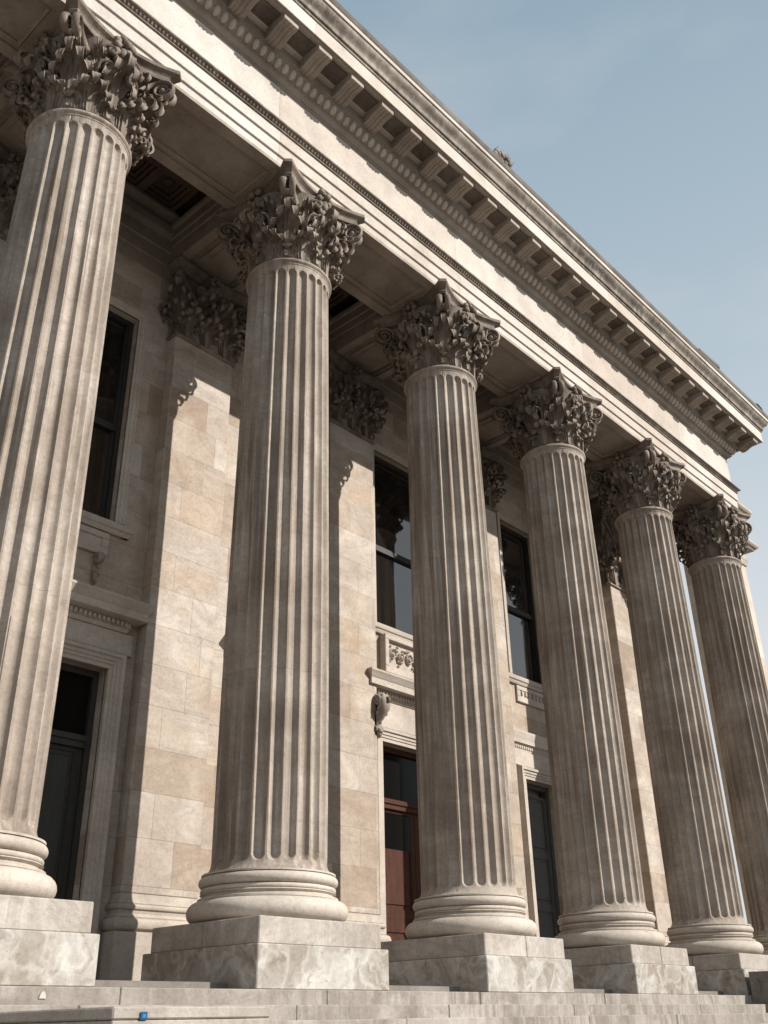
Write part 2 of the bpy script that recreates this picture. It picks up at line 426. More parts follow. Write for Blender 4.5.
def volute(mb,start,cen,dirv,Rv,side,turns=1.9,r0=.045,lat=1.25):
    """ribbon rising from start to a scroll centred at cen; dirv = outward horizontal unit vector"""
    d=Vector(dirv); c=Vector(cen); up=Vector((0,0,1)); pts=[];rad=[]
    N=34
    # scroll enters over the top, turning outwards and down
    sp=[]
    for i in range(N+1):
        t=i/N; a=R(118)-t*turns*2*PI; rr_=Rv*(1-.80*t)
        sp.append(c+d*(rr_*math.cos(a))+up*(rr_*math.sin(a)))
    st=Vector(start); e=sp[0]; m1=st+up*.22
    tan=(sp[1]-sp[0]).normalized(); m2=e-tan*.16
    for i in range(10):
        t=i/10; pts.append(st*(1-t)**3+m1*3*t*(1-t)**2+m2*3*t*t*(1-t)+e*t**3); rad.append(r0*(.75+.35*t))
    for i,q in enumerate(sp): pts.append(q); rad.append(r0*(1.1-.55*i/N))
    mb.tube(pts,rad,8,side=Vector(side),flat=lat)
    mb.ell(c,(Rv*.30,Rv*.30,Rv*.30),8,6)
def fleuron(mb,c,out,seed,h=.62,w=.10):
    rr=random.Random(seed); o=Vector(out); t=Vector((-o.y,o.x,0)); c=Vector(c)
    # stem with leaves, topped by a clustered flower
    for j in range(4):
        z=-h+.08+j*.13
        mb.ell(c+Vector((0,0,z))-o*(.10-.028*j),(.045+.01*j,.045+.01*j,.09),8,6)
    for j in range(7):
        a=2*PI*j/7+rr.uniform(-.2,.2); q=c+t*(w*.85*math.cos(a))+Vector((0,0,w*.95*math.sin(a)))+o*rr.uniform(-.015,.03)
        rot=Matrix.Rotation(a,3,o)
        mb.ell(q,(w*.46,w*.40,w*.46),8,6)
    mb.ell(c+o*.06,(w*.42,w*.42,w*.42),8,6)
    for sgn in (-1,1):
        for j in range(3):
            mb.ell(c+t*(sgn*(w*(.75-.15*j)))+Vector((0,0,-.17-.10*j))+o*(.01-.03*j),(.05,.042,.062),8,6)
def abacus_ring(half,mid,z,sc,nseg=10,trunc=.085):
    pts=[]
    for q in range(4):
        a=q*PI/2
        for i in range(nseg+1):
            t=-1+2*i/nseg; x=t*(half-trunc); y=-(mid+(half-mid)*(abs(t)**2.0))
            x*=sc;y*=sc
            pts.append((x*math.cos(a)-y*math.sin(a),x*math.sin(a)+y*math.cos(a),z))
    return pts

def make_capital_meshes():
    z0=ZN; D={}
    mb=MB()
    mb.lathe([(.60,z0-.005)]+[(bell(t*1.2),z0+t*1.2) for t in [i/10 for i in range(11)]],48)
    for i in range(8): leaf(mb,col_map(R(22.5+45*i)),z0-.01,.47,.47,.85,seed=i)
    for i in range(8): leaf(mb,col_map(R(45*i)),z0+.04,.84,.47,.88,seed=20+i)
    # caulicoles: small sheath leaves below the volutes
    for q in range(4):
        for sgn in (-1,1): leaf(mb,col_map(R(45+90*q+sgn*21)),z0+.52,.47,.27,.75,14,9,seed=50+q*2+sgn)
    D['capital']=mb
    D['volute']=[];D['fleuron']=[]
    for q in range(4):
        mb=MB(); a=R(45+90*q); d=Vector((math.cos(a),math.sin(a),0)); t=Vector((-d.y,d.x,0))
        for sgn in (-1,1):
            sa=a+sgn*R(17); st=Vector((math.cos(sa)*.66,math.sin(sa)*.66,z0+.60))
            ax=(d*1.0+t*sgn*.12).normalized()
            volute(mb,st,d*.955+t*(sgn*.056)+Vector((0,0,z0+1.0)),ax,.160,t,r0=.030,lat=1.65)
        leaf(mb,col_map(a),z0+.55,.40,.26,1.35,14,9,seed=80+q)
        # inner helices towards the middle of the face
        for sgn in (-1,1):
            fa=a+sgn*R(25); fc=a+sgn*R(33)
            st=Vector((math.cos(fa)*.62,math.sin(fa)*.62,z0+.40)); dd=Vector((-math.sin(fc)*sgn,math.cos(fc)*sgn,0)); oo=Vector((math.cos(fc),math.sin(fc),0))
            volute(mb,st,oo*.76+Vector((0,0,z0+.70)),dd,.082,oo,1.7,.024,1.5)
            volute(mb,Vector((math.cos(fa)*.66,math.sin(fa)*.66,z0+.72)),oo*.77+Vector((0,0,z0+1.0)),dd,.066,oo,1.6,.022,1.4)
        D['volute'].append(mb)
    for q in range(4):
        a=R(-90+90*q); d=Vector((math.cos(a),math.sin(a),0)); mb=MB()
        fleuron(mb,d*.74+Vector((0,0,z0+1.235)),d,q,.62,.125); D['fleuron'].append(mb)
    mb=MB(); zz=ZA-.003
    layers=[(zz-.205,.88),(zz-.165,.90),(zz-.13,.885),(zz-.11,.90),(zz-.085,.94),(zz-.065,.985),(zz-.055,1.0),(zz,1.0)]
    vs=[];ns=0
    for z,sc in layers:
        r=abacus_ring(.86,.67,z,sc); ns=len(r); vs+=r
    fs=[]
    for j in range(len(layers)-1):
        for i in range(ns):
            k=(i+1)%ns; fs.append((j*ns+i,j*ns+k,(j+1)*ns+k,(j+1)*ns+i))
    fs.append(tuple(range(ns-1,-1,-1))); fs.append(tuple((len(layers)-1)*ns+i for i in range(ns)))
    mb.add(vs,fs); D['abacus']=mb
    return D

def shaft_mesh():
    mb=MB(); NF=24; per=14
    zb,ztp=.50,ZN-.12
    def rad(z):
        t=max(0,(z-.6)/(ZN-.6)); return .640+.006*math.sin(PI*min(1,t*1.7))-.048*t**1.8
    f0,f1=.60,ZN-.20          # ends of the flutes
    fw=.37*2*PI/NF*.62        # half width of a flute (m) at the middle
    zs=[.50,.51,.52,.535,.55,.565,.58,.592]
    zs+=[.592+.012*i for i in range(1,14)]
    z=zs[-1]
    zs+=[1.0+i*(f1-.25-1.0)/22 for i in range(23)]
    zs+=[f1-.15+.012*i for i in range(0,14)]
    zs+=[ZN-.12]
    zs=sorted(set(round(q,4) for q in zs))
    rings=[]; rq=random.Random(11); jit=[rq.uniform(-.004,.004) for _ in range(NF)]
    for z in zs:
        R0=rad(z)
        if z<.62: R0+=.06*((.62-z)/.12)**2.2
        if z>ZN-.19: R0+=.016*((z-(ZN-.19))/.07)**2
        ring=[]
        hw=.40*2*PI*R0/NF      # half flute width
        for f in range(NF):
            for i in range(per):
                u=(i/per-.5)*2     # -1..1 over the module
                # concentrate samples on the flute edge
                s=math.copysign(abs(u)**.8,u)
                x=s*PI*R0/NF
                v=0
                if z<f0+hw: v=max(0,(f0+hw-z))
                if z>f1-hw: v=max(v,z-(f1-hw))
                q=hw*hw-x*x-v*v
                dep=.95*math.sqrt(q) if q>0 else 0
                dep=min(dep,.062+jit[f]) if dep>0 else (rq.uniform(.006,.02) if rq.random()<.012 else 0)
                a=2*PI*(f+.5)/NF+x/R0
                ring.append(((R0-dep)*math.cos(a),(R0-dep)*math.sin(a),z))
        rings.append(ring)
    n=NF*per; vs=[q for r in rings for q in r]; fs=[]
    for j in range(len(zs)-1):
        for i in range(n):
            k=(i+1)%n; fs.append((j*n+i,j*n+k,(j+1)*n+k,(j+1)*n+i))
    mb.add(vs,fs); 
    # astragal
    ast=[(.60,ZN-.125),(.615,ZN-.12),(.618,ZN-.105),(.612,ZN-.10)]
    ast+=[(.612+.030*math.sin(PI*i/8),ZN-.10+.085*i/8) for i in range(9)]+[(.60,ZN-.012),(.59,ZN+.0)]
    mb.lathe(ast,72)
    return mb
def base_mesh():
    def half(r0,zc,rz,rr,n=10): return [(r0+rr*math.sin(PI*i/n),zc-rz*math.cos(PI*i/n)) for i in range(n+1)]
    p=[(.70,.0)]+half(.755,.118,.112,.118)+[(.765,.235),(.765,.255)]
    p+=[(.765-.055*math.sin(PI*i/8)**.9,.255+.055*i/8) for i in range(1,8)]+[(.735,.312)]
    p+=half(.715,.338,.026,.024,6)+half(.70,.425,.058,.062)
    p+=[(.735,.486),(.735,.505),(.70,.512),(.67,.515)]
    mb=MB(); mb.lathe(p,72); return mb

LABELS=[
 'fluted marble column at the far left, largest, its base cut by the picture edge',
 'fluted marble column second from left, its whole wide plinth in view between two doors',
 'fluted marble column standing left in front of the red brown door',
 'fluted marble column right of the dark grey door, fourth from the left',
 'fluted marble column fifth from left, its plinth beside the shaded cheek wall',
 'fluted marble column farthest away, at the right end of the row']
LABELS[2]='fluted marble column third from left, half hiding the red brown door'
GRP='row of fluted corinthian columns along the portico'
def make_column():
    c=empty('stone_column',(0,0,STEP0),LABELS[0],'column',GRP)
    dz=(0,0,-STEP0)
    mb=MB(); mb.cbox(-.868,-.004,-.868,.868,-.25,0,.010); mb.cbox(.004,.868,-.868,.868,-.25,0,.010)
    mb.build('plinth',M_plinth,c,loc=dz)
    mb=MB(); mb.cbox(-.925,.925,-.925,.925,STEP0+.001,-.2515,.010)
    mb.build('pedestal',M_marble,c,loc=dz)
    base_mesh().build('base',M_base,c,40,loc=dz)
    shaft_mesh().build('shaft',M_shaft,c,38,loc=dz)
    D=make_capital_meshes()
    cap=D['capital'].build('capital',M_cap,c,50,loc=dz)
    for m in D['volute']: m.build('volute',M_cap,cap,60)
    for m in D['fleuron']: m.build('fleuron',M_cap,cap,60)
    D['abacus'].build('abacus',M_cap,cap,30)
    return c
col0=make_column()
for k in range(1,6):
    c=copy_tree(col0); c.location=(S*k+(0,-.03,-.05,-.15,-.14,-.20)[k],0,STEP0); c['label']=LABELS[k]
    # drums and plinths are not laid exactly alike
    c.rotation_euler.z=(0,PI/2,PI,0,-PI/2,PI)[k]

# ------------------------------------------------------------------ the building
B=empty('stone_building',(9,YW,FLOOR),'long pale stone temple front with carved cornice, wall, doors and windows behind the columns','building')
BO=(-9,-YW,-FLOOR)
def part(mb,name,mat,parent=None,smooth=None,label=None):
    o=mb.build(name,mat,parent if parent is not None else B,smooth)
    if parent is None: o.location=BO
    if label: o['label']=label
    return o
def front_path(extra=14.0): return [((XL,-WA),(0,-1)),((XE,-WA),(1,-1)),((XE,extra),(1,0))]

# architrave: three fascias
mb=MB(); pr=[(-1.22,ZA),(0,ZA),(0,10.49),(.028,10.49),(.028,10.715),(.056,10.715),(.056,10.93),(-.3,10.93),(-.3,10.60),(-1.22,10.60)]
# front beam with its sunk soffit panels is built separately below the fascias
pr=[(-.20,ZA+.06),(0,ZA+.06),(0,10.485),(.007,10.495),(.026,10.495),(.030,10.50),(.030,10.71),(.037,10.72),(.056,10.72),(.060,10.725),(.060,10.93),(-.20,10.93)]
mb.sweep(pr,[((XL,-WA),(0,-1)),((XE,-WA),(1,-1)),((XE,YW+.2),(1,0))])
arch=part(mb,'architrave',M_frieze)
# soffit of the front beam with sunk panels between the columns
def soffit(mb,x0,x1,y0,y1,z,m=.17,d=.07):
    """under-face with a stepped sunk panel, solid above"""
    def ring(a,zz): return [(x0+a,y0+a,zz),(x1-a,y0+a,zz),(x1-a,y1-a,zz),(x0+a,y1-a,zz)]
    rs=[ring(0,z+.06),ring(0,z),ring(m,z),ring(m,z+d*.5),ring(m+.045,z+d*.5),ring(m+.06,z+d*.25),ring(m+.075,z+d*.5),ring(m+.10,z+d*.55),ring(m+.10,z+d)]
    vs=[q for r in rs for q in r]; fs=[]
    for j in range(len(rs)-1):
        for i in range(4):
            k=(i+1)%4; fs.append((j*4+i,j*4+k,(j+1)*4+k,(j+1)*4+i))
    fs.append(tuple(range((len(rs)-1)*4,len(rs)*4)))
    fs.append((0,3,2,1)) if False else None
    mb.add(vs,fs)
mb=MB()
HB=.64   # half width of a cross beam
for k in range(-3,6):
    xa=k*S+HB; xb=(k+1)*S-HB
    if k==5: break
    soffit(mb,max(xa,XL),xb,-WA,WA,ZA)
for k in range(-2,6):
    mb.box(k*S-HB,min(k*S+HB,XE),-WA,WA,ZA,ZA+.06)
mb.box(XL,XE-.02,-WA+.2,WA,ZA+.08,10.62)
mb.box(XL,XE-.02,WA-.12,WA-.001,10.62,10.95)
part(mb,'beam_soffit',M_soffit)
mb=MB()
mb.sweep([(-.02,10.62),(.02,10.62),(.02,10.78),(.05,10.79),(.05,10.95),(.09,10.99),(.10,11.05),(-.02,11.05)],[((XL,WA-.001),(0,1)),((XE-.1,WA-.001),(0,1))])
part(mb,'beam_moulding',M_soffit)
# cross beams from each column to its pilaster
for k in range(-2,6):
    mb=MB()
    y0,y1=WA+.002,YW
    x0,x1=k*S-HB-.04,k*S+HB-.04
    if k==5: x1=XE-.03
    def ring(a,zz): return [(x0+a,y0+a,zz),(x1-a,y0+a,zz),(x1-a,y1-a,zz),(x0+a,y1-a,zz)]
    rs=[ring(0,10.62),ring(0,ZA+.003),ring(.15,ZA+.003),ring(.15,ZA+.04),ring(.19,ZA+.04),ring(.205,ZA+.02),ring(.22,ZA+.05),ring(.22,ZA+.075)]
    vs=[q for r in rs for q in r]; fs=[]
    for j in range(len(rs)-1):
        for i in range(4):
            kk=(i+1)%4; fs.append((j*4+i,j*4+kk,(j+1)*4+kk,(j+1)*4+i))
    fs.append(tuple(range((len(rs)-1)*4,len(rs)*4)))
    mb.add(vs,fs)
    mb.box(x0+.3,x1-.3,1.05,1.85,ZA+.03,ZA+.074); mb.box(x0+.40,x1-.40,1.18,1.72,ZA+.012,ZA+.029)
    for sgn,xx in ((-1,x0),(1,x1)):
        mb.sweep([(-.05,10.621),(.0,10.621),(.02,10.63),(.02,10.78),(.05,10.79),(.05,10.95),(.09,10.99),(.10,11.05),(-.05,11.05)],[((xx,y0+.1),(sgn,0)),((xx,y1),(sgn,0))])
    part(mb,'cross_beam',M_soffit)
# coffered ceiling
mb=MB(); ZC=11.30
for k in range(-3,5):
    x0,x1=k*S+HB+.07,(k+1)*S-HB-.15; y0,y1=WA+.10,YW-.10
    if x1<XL: continue
    nx,ny=3,2
    w=(x1-x0)/nx; h=(y1-y0)/ny
    for i in range(nx):
        for j in range(ny):
            a0,a1=x0+i*w,x0+(i+1)*w; b0,b1=y0+j*h,y0+(j+1)*h
            def ring(a,zz): return [(a0+a,b0+a,zz),(a1-a,b0+a,zz),(a1-a,b1-a,zz),(a0+a,b1-a,zz)]
            rs=[ring(0,ZC),ring(.07,ZC),ring(.07,ZC+.07),ring(.12,ZC+.08),ring(.12,ZC+.15),ring(.17,ZC+.16),ring(.17,ZC+.22)]
            vs=[q for r in rs for q in r]; fs=[]
            for jj in range(len(rs)-1):
                for ii in range(4):
                    kk=(ii+1)%4; fs.append((jj*4+ii,jj*4+kk,(jj+1)*4+kk,(jj+1)*4+ii))
            fs.append(tuple(range((len(rs)-1)*4,len(rs)*4))); mb.add(vs,fs)
            mb.ell(((a0+a1)/2,(b0+b1)/2,ZC+.2),(.11,.11,.05),10,6)
mb.box(XL,XE-.05,WA-.1,YW+.1,ZC+.24,ZC+.5)
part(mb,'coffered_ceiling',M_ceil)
# wall entablature inside the porch
mb=MB(); mb.sweep([(-.1,10.0),(.03,10.0),(.03,10.24),(.06,10.25),(.06,10.5),(.09,10.51),(.09,10.75),(.15,10.85),(.16,10.95),(.16,11.0),(.05,11.02),(.05,11.12),(.14,11.2),(.2,11.24),(.2,11.3),(-.1,11.3)],[((XL,YW),(0,-1)),((XE-.05,YW),(0,-1))])
part(mb,'wall_architrave',M_soffit)

# taenia with carved leaf band
mb=MB(); mb.sweep([(-.2,10.932),(.066,10.932),(.085,10.945),(.085,10.96),(.072,10.965),(.085,10.995),(.12,11.02),(.145,11.03),(.150,11.036),(.150,11.060),(-.2,11.060)],[((XL,-WA),(0,-1)),((XE,-WA),(1,-1)),((XE,YW+.2),(1,0))])
rotx=Matrix.Rotation(R(38),3,'X')
x=XL+.05
while x<XE+.08:
    mb.ell((x,-WA-.088,10.993),(.024,.022,.040),6,5,rotx); x+=.062
part(mb,'leaf_band',M_cap,smooth=50)
# frieze
mb=MB(); mb.sweep([(-.3,11.062),(0,11.062),(.0,11.955),(-.3,11.955)],front_path()); part(mb,'frieze',M_frieze)

# cornice
mb=MB()
mb.sweep([(-.3,12.40),(.75,12.525),(.75,12.505),(.762,12.50),(.775,12.505),(.775,12.80),(.77,12.806),(-.3,12.806)],front_path())
corn=part(mb,'cornice',M_frieze)
mb=MB(); mb.sweep([(-.3,11.957),(.012,11.957),(.02,11.965),(.02,11.99),(.045,12.0),(.07,12.025),(.085,12.06),(.09,12.09),(.11,12.095),(.11,12.115),(.12,12.125),(.155,12.16),(.195,12.21),(.215,12.25),(.225,12.255),(.235,12.26),(.235,12.29),(.262,12.30),(.262,12.33),(.262,12.476),(-.3,12.476)],front_path())
bed=mb.build('bed_moulding',M_carved,corn,40)
mb=MB(); rote=Matrix.Rotation(R(40),3,'X'); x=XL+.1; sp=.150
while x<XE+.20:
    mb.ell((x,-WA-.172,12.170),(.054,.062,.084),12,8,rote)
    # shell round the egg
    pts=[];
    for i in range(9):
        a=PI+PI*i/8; q=rote@Vector((.064*math.cos(a),0,.085*math.sin(a)-.0+.02)); pts.append((x+q.x,-WA-.150+q.y,12.175+q.z))
    mb.tube(pts,[.0095]*9,5)
    mb.ell((x+sp/2,-WA-.155,12.165),(.010,.012,.05),5,4,rote)
    x+=sp
y=-WA-.10; roty=Matrix.Rotation(R(40),3,'Y')
while y<4:
    mb.ell((XE+.150,y,12.175),(.052,.050,.078),8,6,roty); y+=sp
mb.build('egg_and_dart',M_trim,corn,50)
# modillions
def modillion_mesh():
    mb=MB(); hw=.14
    # side profile (outward d, z): scrolled bracket
    pr=[(0,-.02),(0,-.215),(.06,-.225),(.14,-.205),(.22,-.165),(.30,-.140),(.37,-.142),(.42,-.138),(.442,-.122),(.447,-.05),(.447,-.02)]
    n=len(pr)
    mb.add([(-hw,-d,z) for d,z in pr]+[(hw,-d,z) for d,z in pr],[tuple(range(n)),tuple(range(2*n-1,n-1,-1))]+[(i,(i+1)%n,(i+1)%n+n,i+n) for i in range(n)])
    # ribs under the bracket
    for sx in (-.07,.0,.07):
        pts=[(sx,-d,z-.002) for d,z in pr[1:9]]; mb.tube(pts,[.022 if sx==0 else .017]*len(pts),6,side=Vector((1,0,0)),flat=1.2)
    # crowning moulding round three sides
    mb.box(-hw-.03,hw+.03,-.46,0,-.026,.0); mb.box(-hw-.015,hw+.015,-.455,0,-.040,-.0265)
    return mb
mm=None
nmod=0
k=int((XL-.1)/.72)+1
while True:
    x=.13+.7195*k
    if x>XE+.55: break
    if x>-2.2 and not (XE-.05<x<XE+.05 and False):
        if mm is None:
            mm=modillion_mesh().build('modillion',M_soffit,corn); o=mm
        else: o=mm.copy(); col.objects.link(o)
        o.location=(x,-WA-.263,12.512)
    k+=1
for i in range(5):
    o=mm.copy(); col.objects.link(o); o.location=(XE+.263,-WA-.10+.72*(i+.45),12.512); o.rotation_euler.z=PI/2
mb=MB(); mb.sweep([(.265,12.478),(.64,12.478),(.64,12.50),(.265,12.50)],front_path()); mb.build('cornice_soffit',M_soffit_dark,corn)
# sunk panels' dividers in the corona soffit
mb=MB(); mb.sweep([(.68,12.53),(.68,12.488),(.705,12.480),(.72,12.488),(.745,12.492),(.745,12.53)],front_path())
mb.build('soffit_fillet',M_soffit,corn)
mb=MB()
cy=[(-.3,12.808),(.79,12.808),(.80,12.822),(.80,12.845),(.785,12.852),(.80,12.858),(.83,12.862),(.83,12.874)]
for i in range(11):
    t=i/10; cy.append((.835+.115*(t-.16*math.sin(2*PI*t)),12.88+.235*t))
cy+=[(-.3,13.115)]
mb.sweep(cy,front_path()); part(mb,'cyma_moulding',M_cyma,smooth=40)
mb=MB(); mb.sweep([(-.3,13.117),(.962,13.117),(.975,13.122),(.975,13.205),(.965,13.215),(-.3,13.215)],front_path()); part(mb,'cornice_fillet',M_frieze)
mb=MB(); mb.sweep([(-.3,13.217),(.95,13.217),(.975,13.225),(.985,13.25),(.99,13.30),(.985,13.36),(.96,13.385),(.4,13.42),(-.3,13.45)],front_path()); part(mb,'coping',M_dark,smooth=50)
mb=MB(); mb.box(XL,XE+.25,-WA+.29,14,12.48,13.44); part(mb,'roof',M_lead)
# bits standing on the roof edge
mb=MB(); rr=random.Random(5)
mb.cbox(7.22,7.86,-1.52,-1.36,13.34,13.50,.02)
for i in range(22):
    x=7.28+.55*rr.random(); mb.ell((x,-1.46+rr.uniform(-.06,.04),13.5+rr.uniform(0,.26)*(1-abs(x-7.6)/.42)),(rr.uniform(.03,.075),rr.uniform(.03,.06),rr.uniform(.04,.09)),7,5,Matrix.Rotation(rr.uniform(0,3),3,'Y'))
for i in range(5):
    mb.tube([(7.33+.12*i,-1.46,13.5),(7.31+.13*i,-1.5,13.66),(7.36+.13*i,-1.55,13.74)],[.035,.026,.008],6)
part(mb,'roof_ornament',M_cap,smooth=60)
mb=MB(); mb.tube([(6.9,-1.46,13.36),(6.92,-1.48,13.50),(6.99,-1.5,13.60)],[.06,.045,.01],6); mb.tube([(7.02,-1.46,13.36),(7.1,-1.48,13.47),(7.1,-1.5,13.55)],[.05,.04,.01],6); part(mb,'broken_ornament',M_cap,smooth=60)
mb=MB()
mb.add([(15.45,-1.60,13.36),(16.55,-1.60,13.40),(16.55,-1.2,13.40),(15.45,-1.2,13.36),(15.45,-1.60,13.42),(16.55,-1.60,13.50),(16.55,-1.2,13.50),(15.45,-1.2,13.42)],[(0,3,2,1),(4,5,6,7),(0,1,5,4),(1,2,6,5),(2,3,7,6),(3,0,4,7)])
part(mb,'coping_slab',M_lead)
mb=MB(); mb.tube([(18.9,-1.5,13.35),(18.92,-1.5,13.52),(19.05,-1.5,13.6),(19.3,-1.5,13.57),(19.45,-1.5,13.42)],[.035,.035,.03,.03,.03],6); part(mb,'roof_bracket',M_lead,smooth=50)

# wall with door and window openings
bays=[-1.8,1.8,5.5,9.0,12.66]
DH=[.87,.87,.5,1.02,.54]       # half widths of the doors
WH=[.72,.72,.5,1.07,.64]       # half widths of the windows
ZD1=3.23; ZW0,ZW1=5.34,8.92
xsb=sorted(set([XL,XE+.02]+[round(b+q*h,4) for hh in (DH,WH) for b,h in zip(bays,hh) for q in (-1,1)]))
zsb=[FLOOR-.002,ZD1,ZW0,ZW1,11.5]
dep=.34
def is_open(xm,zm):
    for b,d,w_ in zip(bays,DH,WH):
        if (abs(xm-b)<d and zm<ZD1) or (abs(xm-b)<w_ and ZW0<zm<ZW1): return True
    return False
mb=MB()
for i in range(len(xsb)-1):
    for j in range(len(zsb)-1):
        xm=(xsb[i]+xsb[i+1])/2; zm=(zsb[j]+zsb[j+1])/2; x0,x1,z0,z1=xsb[i],xsb[i+1],zsb[j],zsb[j+1]
        if not is_open(xm,zm):
            mb.add([(x0,YW,z0),(x1,YW,z0),(x1,YW,z1),(x0,YW,z1)],[(0,1,2,3)])
        else:
            e=.01
            if not is_open(x0-e,zm): mb.add(((x0,YW,z0),(x0,YW,z1),(x0,YW+dep,z1),(x0,YW+dep,z0)),[(0,1,2,3)])
            if not is_open(x1+e,zm): mb.add(((x1,YW,z0),(x1,YW,z1),(x1,YW+dep,z1),(x1,YW+dep,z0)),[(0,1,2,3)])
            mb.add(((x0,YW,z0),(x1,YW,z0),(x1,YW+dep,z0),(x0,YW+dep,z0)),[(0,1,2,3)]); mb.add(((x0,YW,z1),(x1,YW,z1),(x1,YW+dep,z1),(x0,YW+dep,z1)),[(0,1,2,3)])
part(mb,'wall',M_wall)
mb=MB(); mb.box(XL,XE+.02,YW+.36,14,GROUND,12.47); part(mb,'main_block',M_wall)

# pilasters
def pil_leaf_map(x0,y0,fx):
    def f(s,off,z): return (x0+s,y0-off,z)
    return f
def pilaster(x0,x1,seed,YP=YP,ZN=ZN,name='pilaster'):
    mat=M_wall; yb=YW+.004; ls=(ZA-ZN)/(ZA-8.9)
    xc=(x0+x1)/2; hw=(x1-x0)/2
    mb=MB(); mb.cbox(x0,x1,YP,yb,.50,ZN+.02,.012)
    p=part(mb,name,mat)
    def path(o=0): return [((x0,yb),(-1,0)),((x0,YP),(-1,-1)),((x1,YP),(1,-1)),((x1,yb),(1,0))]
    mb=MB()
    mb.sweep([(-.1,FLOOR),(.10,FLOOR),(.10,.06),(.085,.07),(-.1,.07)],path())
    def half(d0,zc,rz,rr,n=6): return [(d0+rr*math.sin(PI*i/n),zc-rz*math.cos(PI*i/n)) for i in range(n+1)]
    mb.sweep([(-.1,.071),(.05,.071)]+half(.055,.15,.075,.055)+[(.06,.235)]+[(.03,.27),(.035,.305)]+half(.03,.345,.035,.03)+[(.035,.39),(.022,.40),(.004,.47),(.003,.499),(-.1,.499)],path())
    mb.build('pilaster_base',M_base,p,35)
    mb=MB(); mb.sweep([(-.1,ZN-.09),(.004,ZN-.09),(.03,ZN-.075),(.035,ZN-.05),(.03,ZN-.02),(.01,ZN),(-.1,ZN)],path())
    mb.box(x0+.02,x1-.02,YP+.03,yb,ZN,ZA-.2)
    nl=3 if hw<.75 else 5
    for i in range(nl):
        xx=xc+(i-(nl-1)/2)*(2*hw/nl); leaf(mb,pil_leaf_map(xx,YP+.03,1),ZN+.01,.50*ls,2*hw/nl*1.12,.95,seed=seed*100+i)
    for i in range(nl-1):
        xx=xc+(i-(nl-2)/2)*(2*hw/nl); leaf(mb,pil_leaf_map(xx,YP+.04,1),ZN+.16,.74*ls,2*hw/nl*1.05,1.0,seed=seed*100+10+i)
    for sgn,xe in ((-1,x0),(1,x1)):
        a=math.atan2(-1,sgn); dx,dy=math.cos(a),math.sin(a)
        def mp(s,off,z,xe=xe,sgn=sgn,dx=dx,dy=dy): return (xe-sgn*.06+dx*(off)-dy*s*1.0,YP+.07+dy*off+dx*s,z)
        leaf(mb,mp,ZN+.01,.52*ls,.36,1.0,seed=seed*100+30+sgn); leaf(mb,mp,ZN+.2,.70*ls,.34,1.15,seed=seed*100+40+sgn)
        def mp2(s,off,z,xe=xe,sgn=sgn): return (xe-sgn*.02+sgn*off,YP+.14+s,z)
        leaf(mb,mp2,ZN+.01,.5*ls,.24,.8,14,9,seed=seed*100+50+sgn)
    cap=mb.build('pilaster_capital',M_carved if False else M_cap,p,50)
    for sgn,xe in ((-1,x0),(1,x1)):
        m2=MB(); d=Vector((sgn*.72,-.69,0)).normalized(); t=Vector((-d.y,d.x,0))
        volute(m2,(xe-sgn*.34,YP-.02,ZA-.78),Vector((xe,YP,ZA-.40))+d*.13,d,.135,t,r0=.042)
        volute(m2,(xe-sgn*.42,YP-.03,ZA-.74),Vector((xe-sgn*.36,YP-.10,ZA-.42)),Vector((-sgn,0,0)),.075,Vector((0,1,0)),1.6,.026)
        m2.build('pilaster_volute',M_cap,cap,60)
    m2=MB(); fleuron(m2,(xc,YP-.16,ZA-.165),(0,-1,0),seed); m2.build('pilaster_fleuron',M_cap,cap,60)
    m2=MB(); zz=ZA-.003
    m2.sweep([(-.2,zz-.2),(.10,zz-.2),(.11,zz-.14),(.13,zz-.11),(.17,zz-.07),(.19,zz-.06),(.19,zz),(-.2,zz)],[((x0,yb),(-1,0)),((x0,YP),(-1,-1)),((xc,YP+.12),(0,-1)),((x1,YP),(1,-1)),((x1,yb),(1,0))])
    m2.build('pilaster_abacus',M_cap,cap,30)
    return p
spans=[(-.56,.58),(3.08,4.24),(6.55,7.68),(10.35,11.6),(13.85,14.98)]
for i,(a,b) in enumerate(spans): pilaster(a,b,i+1)
pilaster(15.36,XE-.01,9,1.6,8.20,'end_pier')
